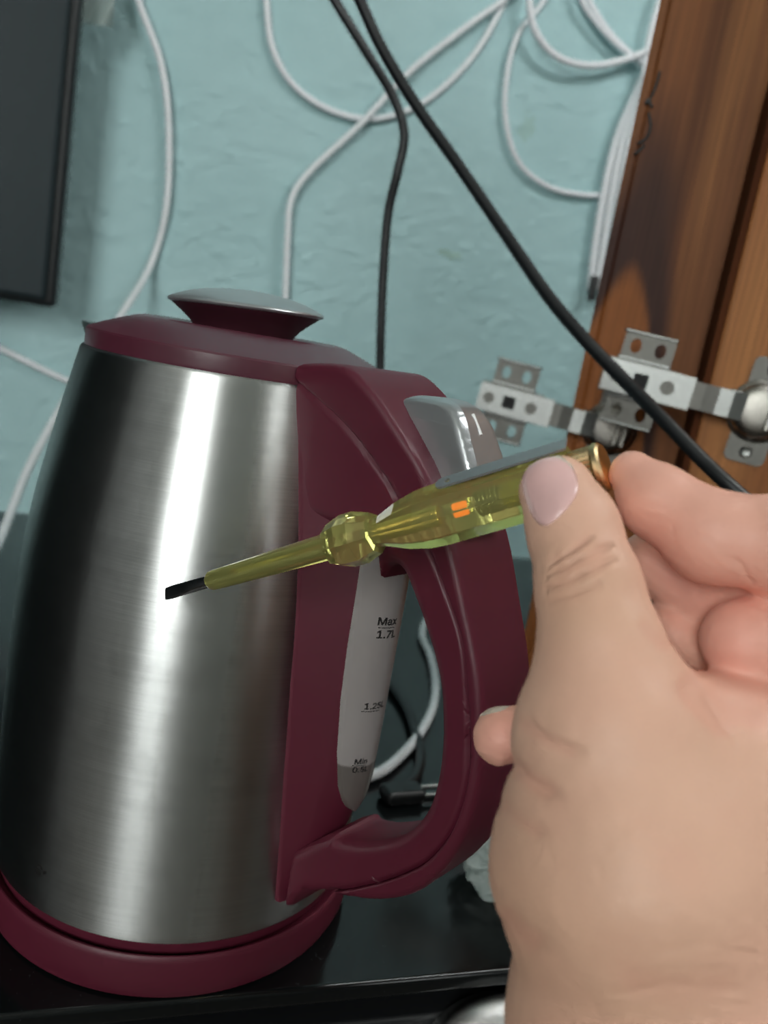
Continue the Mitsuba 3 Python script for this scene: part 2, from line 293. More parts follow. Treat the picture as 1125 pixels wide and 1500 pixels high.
# column behind the loop, standing on the steel
def hwc(z): return np.interp(z, [.03, .0359, .0819, .1213, .1576, .1915, .2231], [.0118, .0124, .0168, .0196, .0207, .0210, .0212])
def nose(z): return np.interp(z, [.03, .05, .07, .085, .1, .16, .185, .20, .222], [.0795, .0845, .0905, .0940, .0950, .0951, .0945, .0885, .0735])
rings = []
for z in zc:
    w, ro, rs = hwc(z), nose(z), float(rsteel(z)); ri = math.sqrt(rs * rs - w * w) - .0035
    wn = min(.0124, w * .74); sec = [(ri, -w), (ri + .0042, -w)]
    sec += [(ri + .0055, -w + .0004)]
    for t in np.linspace(-1, 1, 17):
        sec.append((max(ro - .0014 - 52 * (wn * t) ** 2, ri + .0062), wn * t))
    sec += [(ri + .0055, w - .0004), (ri + .0042, w), (ri, w)]
    rings.append([(a, z, c) for a, c in sec])
R = np.array(rings); n1, n2 = R.shape[:2]
f = []
for i in range(n1 - 1):
    for j in range(n2):
        a, b = i * n2 + j, i * n2 + (j + 1) % n2; f += [[a, b, b + n2], [a, b + n2, a + n2]]
v = R.reshape(-1, 3); v = np.vstack([v, R[0].mean(0), R[-1].mean(0)])
for j in range(n2): f += [[n1 * n2, (j + 1) % n2, j], [n1 * n2 + 1, (n1 - 1) * n2 + j, (n1 - 1) * n2 + (j + 1) % n2]]
cm = HM(mesh(v, f)); cm.fix_normals()
part('kettle', 'handle_column', cm, 'm_maroon', 35)
# body of the handle: side panel, inner half of the grip and the lower arm
tail = np.array([(.1000, .0528), (.0945, .0500), (.0880, .0455), (.0825, .0385), (.0795, .0338), (.0772, .0338), (.0768, .0480), (.0775, .0560), (.0900, .0690), (.0950, .0730), (.0968, .0850), (.0968, .1500), (.0966, .1660), (.0945, .1735), (.0880, .1790), (.0560, .1800), (.0500, .1950), (.0485, .2100), (.0485, .2228)])
loop = Polygon(inner).buffer(0)
seamout = Polygon(np.vstack([seam, outer[outer[:, 0] > .099][::-1][:0] if False else [p for p in outer[::-1] if p[1] > .0535 or p[0] < .075]])).buffer(0)
seamout = max(getattr(seamout, 'geoms', [seamout]), key=lambda g: g.area)
bodyp = Polygon(np.vstack([seam, tail])).buffer(0)
bodyp = unary_union([bodyp, seamout.intersection(LineString(seam).buffer(.0020))]).difference(loop)
bodyp = max(getattr(bodyp, 'geoms', [bodyp]), key=lambda g: g.area).buffer(-.0004).buffer(.0004)
bodyp = max(getattr(bodyp, 'geoms', [bodyp]), key=lambda g: g.area)
bm = HM(inflate(bodyp, hw_body, .0042, .0009)); bm.fix_normals()
part('kettle', 'handle', bm, 'm_maroon', 35)
sm = HM(inflate(seamout, hw_shell, .0028, rims=[(LineString(outer), .0030), (LineString(seam), .0009)])); sm.fix_normals()
part('kettle', 'handle_shell', sm, 'm_maroon', 35)

# water gauge on the nose of the column
gz = np.linspace(.0765, .178, 64)
def gw(z): return float(np.interp(z, [.0765, .0775, .079, .082, .087, .1, .12, .14, .183], [.0004, .0022, .0036, .0056, .0078, .0100, .0113, .0118, .0120]))
def grho(z): return float(np.interp(z, [.07, .0765, .082, .09, .10, .16, .183], [.0918, .0932, .0948, .0956, .0957, .0958, .0952]))
def gpt(c, z, off=0.0): 
    w = gw(z); return grho(z) - 52 * c * c - .0010 * (abs(c) / max(w, 1e-4)) ** 6 + off
gv, gf, nc = [], [], 25
for z in gz:
    w = gw(z)
    for c in np.linspace(-1, 1, nc): gv.append((gpt(c * w, z), z, c * w))
for z in gz:
    w = gw(z)
    for c in np.linspace(-1, 1, nc): gv.append((gpt(c * w, z) - .004, z, c * w))
N = len(gz) * nc
for i in range(len(gz) - 1):
    for j in range(nc - 1):
        a = i * nc + j; gf += [[a, a + 1, a + nc + 1], [a, a + nc + 1, a + nc], [N + a, N + a + nc + 1, N + a + 1], [N + a, N + a + nc, N + a + nc + 1]]
    for j in (0, nc - 1):
        a = i * nc + j; b = a + nc; q = [[a, b, N + b], [a, N + b, N + a]]; gf += q if j == 0 else [x[::-1] for x in q]
gm = HM(mesh(gv, gf))
part('kettle', 'water_gauge', gm, 'm_gauge', 40, 'translucent white water level strip')
def gtext(s, z0, c0, h, skew=0.0, bold=True):
    t = meshkit.text_mesh(s, h, .00012, bold=bold).subdivide_to_size(.0006)
    v = np.array(t.vertices); x = v[:, 0]; c = c0 - x; z = z0 + v[:, 1] + skew * x
    return HM(mesh([(gpt(cc, zc_, .00006 + d), zc_, cc) for cc, zc_, d in zip(c, z, v[:, 2])], t.faces[:, ::-1]))
def gline(z0, c0, c1, t=.0003):
    cs = np.linspace(c0, c1, 12); v = [(gpt(c, z, .0001), z, c) for c in cs for z in (z0, z0 + t)]; f = []
    for i in range(11): f += [[2 * i, 2 * i + 1, 2 * i + 3], [2 * i, 2 * i + 3, 2 * i + 2]]
    return HM(mesh(v, f))
for (s, z0, c0, h) in (('Max', .1487, .0070, .0026), ('1.7L', .1440, .0068, .0026), ('1.25L', .1180, .0066, .0022), ('Min', .0972, .0064, .0020), ('0.5L', .0941, .0066, .0020)):
    part('kettle__water_gauge', 'scale_lettering', gtext(s, z0, c0, h), 'm_print', False, 'printed black text ' + s)
for (z0, a, b) in ((.1475, .0064, .0004), (.1170, .0069, .0004), (.0965, .0068, .0020)): part('kettle__water_gauge', 'scale_line', gline(z0, a, b), 'm_print', False)
# power switch: silver lever on the outer back of the handle
swp = Polygon(spline([(.084, .2190), (.0895, .2245), (.0975, .2262), (.1060, .2258), (.1120, .2222), (.1175, .2140), (.1225, .2055), (.1255, .1985), (.1255, .1920), (.1200, .1900), (.1120, .1960), (.1000, .2050), (.088, .2140)], 5))
def hw_sw(a, b): return np.interp(b, [.18, .21, .219, .224, .227], [.0108, .0108, .0100, .0085, .0070])
hw_sw.vec = True
sw = HM(inflate(swp, hw_sw, .0030, .0009)); sw.fix_normals()
part('kettle', 'switch', sw, 'm_silver_paint', 35, 'silver power lever with a white I mark')
a0, a1 = np.array([.1112, .2232]), np.array([.1155, .2176]); dv = unit(a1 - a0); nv = np.array([-dv[1], dv[0]]); nv = nv if nv[0] > 0 else -nv
mk = []
for s in (0, 1):
    q = [a0, a1][s]
    for c in (-.0004, .0004):
        for d in (-.0008, .0004): mk.append((q[0] + nv[0] * d, q[1] + nv[1] * d, c + .001))
part('kettle__switch', 'power_mark', HM(unman(m3.Manifold.hull_points(np.array(mk, np.float32)))), 'm_mark', False, 'white I')
# small dark print near the foot of the steel
def ktext(s, az0, z0, h):
    t = meshkit.text_mesh(s, h, .0001, bold=True).subdivide_to_size(.001); v = np.array(t.vertices)
    z = z0 + v[:, 1]; r = rsteel(z) + .00015 + v[:, 2]; a = az0 + (v[:, 0] + .25 * v[:, 1]) / .074
    return mesh(np.stack([KX + r * np.cos(a), KY + r * np.sin(a), z], -1), t.faces)
part('kettle', 'lettering', ktext('S', math.radians(-119.5), .0355, .0042), 'm_print', False, 'small dark printed letters low on the steel')
part('kettle', 'lettering', ktext('\u00ae', math.radians(-116.0), .0370, .0018), 'm_print', False)

# ------------------------------------------------------------------ voltage tester screwdriver
TA, TB = at((243, 870), .252), at((884, 683), .186)
tu = unit(TB - TA); TL = np.linalg.norm(TB - TA)
tv = -CY - tu * (-CY @ tu); tv = unit(tv); tw = np.cross(tu, tv)      # tv: up in the picture, tw: across
if tw @ FW > 0: pass
tcam = tw if tw @ FW < 0 else -tw                                     # towards the camera
def sx(px):                                                          # arc length along the tester of a picture column
    ss = np.linspace(-.01, TL + .01, 4001); Q = TA + ss[:, None] * tu - CAM
    u = 562.5 + F * (Q @ CX) / (Q @ FW); return float(np.interp(px, u, ss))
def rpx(px_r, s):                                                     # radius in metres from a radius in picture pixels
    Q = TA + s * tu - CAM; return px_r * (Q @ FW) / F
def TF(m, spin=0.0):                                                 # local z along the tester
    q = m.copy(); q.apply_transform(trimesh.transformations.rotation_matrix(spin, [0, 0, 1])); return frame(q, TA, np.cross(tv, tu), tv, tu)
vt = thing('voltage_tester', 'yellow transparent screwdriver voltage tester with a brass end cap, held in the hand', 'screwdriver')
s_sl, s_c0, s_c1, s_nk, s_w, s_e, s_b = sx(306), sx(487), sx(550), sx(556), sx(640), sx(840), sx(888)
# blade: rod that flattens to a tip
bl = []
for s, w, h in ((0, .0019, .0003), (.003, .0021, .0004), (.008, .0019, .0009), (.012, .00175, .0015), (s_sl + .004, .0016, .0016), (s_c0, .0016, .0016)):
    bl.append([(w * math.copysign(abs(math.cos(a)) ** .6, math.cos(a)), h * math.copysign(abs(math.sin(a)) ** .6, math.sin(a)), s) for a in np.arange(16) * math.pi / 8])
B = np.array(bl); f = []
for i in range(len(B) - 1):
    for j in range(16): a, b = i * 16 + j, i * 16 + (j + 1) % 16; f += [[a, b, b + 16], [a, b + 16, a + 16]]
v = np.vstack([B.reshape(-1, 3), B[0].mean(0), B[-1].mean(0)]); nb = len(B) * 16
for j in range(16): f += [[nb, (j + 1) % 16, j], [nb + 1, nb - 16 + j, nb - 16 + (j + 1) % 16]]
part(vt, 'blade', TF(mesh(v, f), math.radians(75)), 'm_blade', 30, 'dark flat screwdriver tip')
part(vt, 'corrosion', TF(solid_lathe([(0, s_sl + .0015), (.00162, s_sl + .0015), (.00165, s_sl + .004), (.00165, s_sl + .009), (.00162, s_sl + .0105), (0, s_sl + .0105)], 20)), 'm_rust', 30, 'brown rust on the rod inside the sleeve end')
r0_, r1_ = rpx(15.0, s_sl), rpx(20.5, s_c0)
sl = [(.0017, s_sl), (r0_ * .75, s_sl + .0002), (r0_ * .95, s_sl + .0012), (r0_, s_sl + .0028), (r1_, s_c0), (r1_, s_c0 + .001)]
rc = rpx(40, (s_c0 + s_c1) / 2); rn = rpx(23, s_nk); rh = rpx(47.5, s_w); re_ = rpx(49, s_e)
prof = [(0, s_sl), (r0_ * .75, s_sl + .0002), (r0_ * .95, s_sl + .0012), (r0_, s_sl + .0028), (r1_, s_c0 - .0002)]
prof_c = [(rc * .80, s_c0), (rc, s_c0 + .35 * (s_c1 - s_c0)), (rc, s_c0 + .65 * (s_c1 - s_c0)), (rc * .78, s_c1)]
prof_h = [(rn, s_nk), (rn * 1.05, s_nk + .0015), (rh * .80, s_nk + .45 * (s_w - s_nk)), (rh * .97, s_w - .003), (rh, s_w + .002), (re_, s_e - .002), (re_ * .93, s_e), (0, s_e)]
def ring_solid(pf, n): return solid_lathe(pf, n)
sleeve = man(ring_solid(prof + [(0, s_c0 - .0002)], 32))
collar = man(ring_solid([(0, s_c0 - .0006)] + prof_c + [(0, s_c1 + .001)], 8))
hand_ = man(ring_solid([(0, s_c1 - .002), (rn, s_c1 - .002)] + prof_h, 10))
bar = (sleeve + collar + hand_) - man(solid_lathe([(0, s_sl - .001), (.00168, s_sl - .001), (.00168, s_c0 + .0008), (0, s_c0 + .0008)], 20))
# bore for the lamp
s_r0, s_r1, s_n0, s_n1 = sx(560), sx(640), sx(652), sx(700)
amber = TF(unman(bar), math.radians(12))
part(vt, 'handle', amber, 'm_amber', False, 'transparent yellow plastic handle, collar and sleeve')
def rod(s0, s1, r, n=20): return TF(solid_lathe([(0, s0), (r * .9, s0), (r, s0 + .0004), (r, s1 - .0004), (r * .9, s1), (0, s1)], n))
part(vt, 'contact_rod', rod(s_c1 - .003, s_n0 - .0005, .0017), 'm_brass', 30)
part(vt, 'resistor', rod(sx(742), sx(800), .0023), 'm_carbon', 30)
E(vt + '__neon_bulb', rod(sx(670), sx(690), .0009), 'm_rust', 30, emitter={'type': 'area', 'radiance': col((1.5, .30, .03))})
labels[vt + '__neon_bulb'] = {'label': 'glowing orange neon bulb'}
hx = np.linspace(0, 1, 90)
part(vt, 'spring', TF(tube(np.stack([.0021 * np.cos(hx * 40), .0021 * np.sin(hx * 40), sx(703) + hx * (sx(740) - sx(703))], -1), .0004, 6)), 'm_nickel', True)
# brass cap with knurled rim
kn = []
capp = Polygon([((re_ * .66 + .00035 * (i % 2)) * math.cos(i * math.pi / 30), (re_ * .66 + .00035 * (i % 2)) * math.sin(i * math.pi / 30)) for i in range(60)])
ck = extrude(capp, s_b - .0022 - s_e); ck.apply_translation((0, 0, s_e))
part(vt, 'cap', TF(ck), 'm_brass', False, 'knurled brass cap')
part(vt + '__cap', 'rim', TF(solid_lathe([(0, s_b - .0022), (re_ * .69, s_b - .0022), (re_ * .74, s_b - .0016), (re_ * .74, s_b - .0006), (re_ * .66, s_b), (0, s_b)], 48)), 'm_brass', 30)
# pocket clip
cs0, cs1 = sx(661), sx(850)
cl = Polygon(np.vstack([[(-.0021 , cs1), (-.0021, cs0 + .002)], [(-.0021 * math.cos(t), cs0 + .002 - .0021 * math.sin(t)) for t in np.linspace(0, math.pi, 12)], [(.0021, cs1)]])).difference(Point(0, cs0 + .0032).buffer(.0008))
cm_ = extrude(cl, .0006).subdivide_to_size(.004)
cv = np.array(cm_.vertices); yy = re_ * 1.0 + .0003 + cv[:, 2] + .0018 * np.clip((cv[:, 1] - cs0 - .03) / .02, 0, 1) ** 2
ang = math.radians(38)
clm = mesh(np.stack([cv[:, 0], yy, cv[:, 1]], -1), cm_.faces); clm.fix_normals()
part(vt, 'clip', TF(clm, ang * (1 if np.cross(tv, tu) @ FW > 0 else -1)), 'm_silver_paint', 30, 'steel pocket clip')

# ------------------------------------------------------------------ hand
def seg(p, a, b, ra, rb):
    ba = b - a; h = np.clip(((p - a) @ ba) / (ba @ ba), 0, 1); return np.linalg.norm(p - a - h[:, None] * ba, axis=1) - (ra + (rb - ra) * h)
def smin(a, b, k): h = np.clip(.5 + .5 * (b - a) / k, 0, 1); return b + (a - b) * h - k * h * (1 - h)
def J(px, py, d, rp): return at((px, py), d), rp * d / F
def chain(js): return [J(*j) for j in js]
G = {}
G['thumb'] = chain([(816, 722, .1745, 55), (840, 775, .1700, 65), (862, 862, .1640, 75), (880, 950, .1600, 88), (896, 1085, .1570, 122), (922, 1250, .1545, 178)])
G['index'] = chain([(926, 694, .1830, 34), (962, 733, .1790, 52), (1040, 785, .1735, 66), (1150, 800, .1690, 72), (1275, 850, .1690, 78), (1290, 1070, .1800, 120)])
G['middle'] = chain([(955, 822, .1960, 46), (1050, 878, .1900, 52), (1165, 862, .1760, 60), (1300, 905, .1760, 70), (1320, 1120, .1900, 110)])
G['ring'] = chain([(1090, 940, .1730, 63), (1180, 930, .1720, 68), (1320, 985, .1800, 76), (1330, 1180, .2000, 100)])
G['little'] = chain([(736, 1079, .1935, 43), (800, 1077, .1945, 48), (900, 1062, .1960, 52), (1060, 1080, .1960, 60), (1250, 1240, .2030, 100)])
G['web'] = chain([(985, 935, .1930, 52), (1060, 965, .1900, 72), (1200, 1030, .1900, 100)])
palm = chain([(898, 1090, .1590, 116), (930, 1270, .1560, 188), (985, 1530, .1560, 226), (1160, 1560, .1640, 230), (1230, 1290, .1800, 200), (1270, 1110, .1800, 118)])
arm = [(J(1062, 1550, .161, 212)[0], .0285), (J(1075, 1700, .163, 200)[0], .0275), (J(1075, 1700, .163, 200)[0] + np.array([.085, -.06, -.10]), .036)]
res = .00105
allp = np.array([q for g in list(G.values()) + [palm] for q, r in g] + [arm[2][0]]); lo, hi = allp.min(0) - .032, allp.max(0) + .032
nx = np.ceil((hi - lo) / res).astype(int)
ax = [lo[i] + np.arange(nx[i]) * res for i in range(3)]
def field(p):
    d = None
    def poly(js, k):
        d = None
        for (a, ra), (b, rb) in zip(js[:-1], js[1:]):
            e = seg(p, a, b, ra, rb); d = e if d is None else smin(d, e, k)
        return d
    th = poly(G['thumb'], .003)
    pl = None
    for i in range(len(palm)):
        for j in range(i + 1, len(palm)):
            e = seg(p, palm[i][0], palm[j][0], palm[i][1] * .97, palm[j][1] * .97); pl = e if pl is None else smin(pl, e, .006)
    d = smin(th, pl, .008)
    for k in range(2): d = smin(d, seg(p, arm[k][0], arm[k + 1][0], arm[k][1], arm[k + 1][1]), .010)
    for n in ('index', 'middle', 'ring', 'web'): d = smin(d, poly(G[n], .003), .0022)
    d = smin(d, poly(G['little'], .003), .0012)
    return d
# broad folds of skin at the left edge of the thumb's root, and the knuckle
FOLDS = [((755, 1050), (850, 1105), .0006, .0014), ((738, 1108), (815, 1165), .0008, .0015), ((725, 1170), (800, 1225), .0006, .0016), ((1000, 985), (1075, 1075), .0012, .0022), ((1030, 1010), (1130, 1060), .0008, .002),
         ((802, 842), (898, 790), .00065, .0011), ((796, 862), (900, 812), .0006, .0011), ((800, 826), (868, 782), .0005, .0011), ((800, 882), (885, 850), .0003, .0011), ((938, 905), (985, 952), .0005, .0014),
         ((730, 1330), (795, 1390), .0006, .0025), ((900, 1440), (1090, 1432), .0004, .003)]
def to_px(v):
    q = v - CAM; z = q @ FW; return np.stack([562.5 + F * (q @ CX) / z, 750 + F * (q @ CY) / z], -1)
def surface_nets(Fd, ax):
    ins = Fd < 0; n = np.array(Fd.shape) - 1
    cid = -np.ones(n, int)
    corners = [(i, j, k) for i in (0, 1) for j in (0, 1) for k in (0, 1)]
    sl_ = lambda c: tuple(slice(c[i], c[i] + n[i]) for i in range(3))
    cnt = sum(ins[sl_(c)].astype(int) for c in corners); act = (cnt > 0) & (cnt < 8)
    idx = np.argwhere(act); cid[act] = np.arange(len(idx))
    acc, num = np.zeros((len(idx), 3)), np.zeros(len(idx))
    for a in corners:
        for b in corners:
            if sum(b) == sum(a) + 1 and all(y >= x for x, y in zip(a, b)):
                fa, fb = Fd[tuple((idx + a).T)], Fd[tuple((idx + b).T)]; cr = (fa < 0) != (fb < 0)
                t = np.where(cr, fa / np.where(cr, fa - fb, 1), 0)
                acc += np.where(cr[:, None], np.array(a) + t[:, None] * (np.array(b) - np.array(a)), 0); num += cr
    v = (idx + acc / num[:, None]); faces = []
    for axs in range(3):
        u, w = (axs + 1) % 3, (axs + 2) % 3
        A = np.take(ins, range(n[axs]), axs); Bq = np.take(ins, range(1, n[axs] + 1), axs); e = np.argwhere(A != Bq)
        e = e[(e[:, u] > 0) & (e[:, w] > 0) & (e[:, u] < n[u]) & (e[:, w] < n[w])]
        du, dw = np.eye(3, dtype=int)[u], np.eye(3, dtype=int)[w]
        q = [cid[tuple((e - x).T)] for x in (0 * du, du, du + dw, dw)]
        flip = ins[tuple(e.T)]; q = np.stack(q, -1); q[~flip] = q[~flip][:, ::-1]
        faces += [q[:, [0, 1, 2]], q[:, [0, 2, 3]]]
    return mesh(np.stack([ax[i][0] + v[:, i] * (ax[i][1] - ax[i][0]) for i in range(3)], -1), np.vstack(faces))
st = 6; nx = (nx // st + 1) * st; ax = [lo[i] + np.arange(nx[i]) * res for i in range(3)]      # blocks of 6: only those near the skin are sampled finely
cen = [a.reshape(-1, st).mean(1) for a in ax]
Fc = field(np.stack(np.meshgrid(*cen, indexing='ij'), -1).reshape(-1, 3)).reshape([len(c) for c in cen])
Fv = np.repeat(np.repeat(np.repeat(Fc, st, 0), st, 1), st, 2)
near = np.argwhere(np.abs(Fc) < st * res * 1.5)
off = np.stack(np.meshgrid(*[np.arange(st)] * 3, indexing='ij'), -1).reshape(-1, 3)
ii = (near[:, None] * st + off[None]).reshape(-1, 3)
Fv[tuple(ii.T)] = np.concatenate([field(lo + c * res) for c in np.array_split(ii, 12)])
cutn = unit(arm[2][0] - arm[1][0]); gpos = (ax[0] - arm[2][0][0])[:, None, None] * cutn[0] + (ax[1] - arm[2][0][1])[None, :, None] * cutn[1] + (ax[2] - arm[2][0][2])[None, None] * cutn[2]
Fv = np.maximum(Fv, gpos)
Fv[0], Fv[-1], Fv[:, 0], Fv[:, -1], Fv[:, :, 0], Fv[:, :, -1] = [1e-3] * 6
hm = surface_nets(Fv, ax)
hm.merge_vertices(); hm.fix_normals()
trimesh.smoothing.filter_taubin(hm, lamb=.5, nu=.52, iterations=14)
vn = np.array(hm.vertex_normals); v = np.array(hm.vertices); px = to_px(v)
front = (vn @ FW) < .5
disp = np.zeros(len(v))
for (a, b, dep, wid) in FOLDS:
    a, b = np.array(a, float), np.array(b, float); t = np.clip(((px - a) @ (b - a)) / ((b - a) @ (b - a)), 0, 1)
    mid = 4 * t * (1 - t); bow = np.array([-(b - a)[1], (b - a)[0]]) * .06
    dd = np.linalg.norm(px - a - t[:, None] * (b - a) - mid[:, None] * bow, axis=1) * .16 / F
    disp -= np.where(front, dep * np.exp(-(dd / wid) ** 2) * np.clip(np.minimum(t, 1 - t) * 6 + .15, 0, 1), 0)
disp += .00028 * (meshkit.fbm(v * 130, 3, seed=5) - .5) * 2
v = v + vn * disp[:, None]
hm = mesh(v, hm.faces)
# skin tone: pinker at the finger ends and pads, sallower over the back of the thumb
def blob(c, d, r): return np.exp(-(np.linalg.norm(v - at(c, d), axis=1) / r) ** 2)
skin = np.tile(np.array(rgb(222, 176, 152)), (len(v), 1)); pink = np.array(rgb(228, 160, 144)); red = np.array(rgb(215, 138, 124)); tan = np.array(rgb(200, 156, 128))
def tint(c, w): 
    global skin
    w = np.clip(w, 0, 1)[:, None]; skin = skin * (1 - w) + c * w
for (c, d, r, a) in (((925, 700), .182, .012, .55), ((1010, 770), .176, .016, .55), ((1110, 800), .171, .02, .5), ((1080, 940), .166, .014, .75), ((735, 1080), .188, .012, .75), ((1000, 860), .19, .014, .6), ((1100, 1040), .17, .012, .5)):
    tint(pink, a * blob(c, d, r))
for (c, d, r, a) in (((985, 775), .176, .006, .5), ((1075, 1330), .155, .012, .3), ((1090, 1450), .15, .02, .45)): tint(red, a * blob(c, d, r))
for (c, d, r, a) in (((840, 850), .153, .012, .55), ((770, 1330), .15, .02, .5), ((930, 1480), .13, .02, .35)): tint(tan, a * blob(c, d, r))
tint(red, .2 * np.clip(-disp / .0006, 0, 1)); tint(pink, .25 * (meshkit.fbm(v * 90, 3, seed=9) - .35))
WR = []
def wrinkle(pts, dep, wid):
    d = np.array([ray(q) for q in pts]); loc, ir, _ = hm.ray.intersects_location(np.tile(CAM, (len(d), 1)), d, multiple_hits=False)
    q = W(loc[np.argsort(ir)])
    for a, b in zip(q[:-1], q[1:]): WR.append((a, b, dep, wid))
for pts, dep, wid in (([(800, 846), (845, 820), (898, 797)], .00062, .0005), ([(798, 866), (850, 842), (902, 818)], .00056, .0005), ([(806, 828), (840, 806), (868, 786)], .0005, .00045), ([(803, 884), (845, 868), (880, 855)], .0004, .0005),
                      ([(812, 812), (850, 792)], .0002, .0004), ([(1012, 990), (1040, 1035), (1075, 1085)], .0004, .0007), ([(775, 1052), (808, 1085), (850, 1098)], .00022, .0007), ([(757, 1112), (785, 1150), (820, 1168)], .00022, .0008),
                      ([(745, 1185), (770, 1215), (800, 1228)], .00016, .0008), ([(735, 1330), (765, 1375), (800, 1395)], .0002, .0007), ([(960, 1395), (1030, 1380), (1110, 1400)], .00016, .0007), ([(900, 1455), (980, 1440), (1080, 1450)], .0002, .0008), ([(985, 770), (990, 800), (975, 815)], .0002, .0005), ([(1080, 820), (1100, 850)], .0003, .0006)):
    wrinkle(pts, dep, wid)
def skin_bump(p, n, uv):
    g = .00016 * fbm(p.x * 900, p.y * 900, p.z * 900, 2) + .00012 * noise(p.x * 420, p.y * 420, p.z * 900)
    wv = mi.Float(0)
    for a, b, dep, wid in WR:
        ba = b - a; L2 = float(ba @ ba)
        h = dr.clip(((p.x - float(a[0])) * float(ba[0]) + (p.y - float(a[1])) * float(ba[1]) + (p.z - float(a[2])) * float(ba[2])) / L2, 0, 1)
        d2 = dr.square(p.x - float(a[0]) - h * float(ba[0])) + dr.square(p.y - float(a[1]) - h * float(ba[1])) + dr.square(p.z - float(a[2]) - h * float(ba[2]))
        wv = dr.maximum(wv, dep * dr.exp(-d2 / (wid * wid)))
    return g - wv
scene['m_skin'] = {'type': 'twosided', 'b': {'type': 'bumpmap', 'arbitrary': proc(skin_bump, 3e-4), 'scale': 1.0, 'bsdf': P({'type': 'mesh_attribute', 'name': 'vertex_color'}, .5, specular=.35, sheen=.15)}}
hk = thing('hand', 'bare right hand pinching the yellow tester between thumb and index finger', 'hand')
scene[hk + '__skin'] = mikit.ply(mesh(W(v), hm.faces), 'm_skin', True, color=skin)
cuff = arm[2][0] - cutn * .004
sl_path = np.array([cuff - cutn * .012, cuff, cuff + cutn * .03, cuff + cutn * .07])
principled('m_sleeve', rgb(44, 48, 58), .9)
part(hk, 'sleeve', tube(sl_path, [.0385, .041, .044, .048], 40), 'm_sleeve', 40, 'dark sleeve cuff')
principled('m_nail', rgb(226, 182, 178), .22, spec=.6)
principled('m_nail_tip', rgb(205, 190, 176), .3, spec=.5)
def nail(poly, bsdf, label, key='nail', lift=.00032, origin=None):
    poly = Polygon(spline(poly + poly[:1], 6)).buffer(0)
    k = man(extrude(poly, 4.0)).refine_to_length(5.0); q = unman(k); pts = np.array(q.vertices)
    d = np.array([ray(p) for p in pts[:, :2]]); o = np.tile(CAM, (len(d), 1))
    loc, ir, it = hm.ray.intersects_location(o, d, multiple_hits=False)
    hit = np.full((len(d), 3), np.nan); hit[ir] = loc; nn = np.zeros((len(d), 3)); nn[ir] = hm.face_normals[it]
    okk = ~np.isnan(hit[:, 0])
    if not okk.all():
        from scipy.spatial import cKDTree
        _, near = cKDTree(pts[okk][:, :2]).query(pts[~okk][:, :2]); hit[~okk] = hit[okk][near]; nn[~okk] = nn[okk][near]
    edge = np.array([poly.exterior.distance(Point(*p)) for p in pts[:, :2]])
    up = np.where(pts[:, 2] > 2, lift * np.clip(edge / 8, .15, 1), -.0006)
    part(hk, key, mesh(hit + nn * up[:, None], q.faces), bsdf, True, label)
nail([(764, 690), (772, 677), (790, 668), (819, 670), (840, 688), (847, 716), (833, 742), (812, 763), (800, 770), (788, 766), (777, 750), (767, 722)], 'm_nail', 'pale pink thumbnail', 'thumbnail')
nail([(772, 679), (778, 672), (792, 665), (818, 667), (836, 680), (840, 688), (819, 672), (792, 671)], 'm_nail_tip', 'pale free edge of the thumbnail', 'thumbnail_edge', .0005)
nail([(697, 1052), (694, 1042), (704, 1036), (728, 1031), (752, 1028), (738, 1040), (716, 1046)], 'm_nail_tip', 'fingernail of the little finger', 'fingernail')

# ------------------------------------------------------------------ loose cabinet doors and hinges
def door_axes(px, depth, yaw):
    P0 = at(px, depth); a = np.array([math.cos(yaw), math.sin(yaw), 0]); n = np.array([math.sin(yaw), -math.cos(yaw), 0]); return P0, a, n
DY = math.radians(-14)
D1, da, dn = door_axes((871, 505), .565, DY)
d1o = np.array([D1[0], D1[1], 0.0])
d2o = on((1060, 480), d1o + dn * .062, dn); d2o[2] = 0
Wo1, Wo2, Wa, Wn = W(d1o), W(d2o), Wd(da), Wd(dn)
T1 = on((930, 375), d1o, dn); ta1, tb1 = float((T1 - d1o) @ da), float(T1[2])
def wood(o, seedv, tongue):
    def fn(p, n, uv):
        a = (p.x - o[0]) * float(Wa[0]) + (p.y - o[1]) * float(Wa[1]); b = p.z - TOP
        w = fbm(a * 14 + seedv, b * 4, p.y * 2, 2)
        g = fbm(a * 210 + 3 * w + seedv, b * 5, 1 + seedv, 3)
        c = mix(rgb(122, 74, 43), rgb(168, 112, 67), smoothstep(.25, .75, w * .6 + g * .4))
        c = mix(c, rgb(112, 60, 32), .5 * smoothstep(.45, .8, noise(a * 60 + 9, b * 3 + seedv)))
        c = mix(c, rgb(66, 33, 18), .5 * smoothstep(.55, .78, fbm(a * 30 + 3, b * 2.2, 5 + seedv, 2)))
        if tongue:
            aa, bb = a - ta1 - .004 * (noise(b * 30, 4) - .5), b - tb1
            arch = bb + 110 * aa * aa + .012 * (noise(a * 60, b * 25) - .5)        # below 0: inside the tongue
            rim = smoothstep(-.012, .002, arch) * (1 - smoothstep(.04, .13, arch + .7 * dr.abs(aa)))
            c = mix(c, rgb(58, 34, 29), .92 * rim)
            c = mix(c, rgb(150, 88, 44), .8 * (1 - smoothstep(-.02, -.004, arch)))
        return c * (.86 + .28 * noise(a * 900 + seedv, b * 22))
    return fn
scene['m_wood'] = {'type': 'twosided', 'b': P(proc(wood(Wo1, 0.0, True)), .55, specular=.18)}
scene['m_wood_light'] = {'type': 'twosided', 'b': P(proc(wood(Wo2, 7.3, False)), .55, specular=.18)}
scene['m_wood_edge'] = {'type': 'twosided', 'b': P(proc(lambda p, n, uv: mix(rgb(84, 46, 26), rgb(62, 32, 18), noise(p.x * 40, p.y * 300, p.z * 6))), .7, specular=.05)}
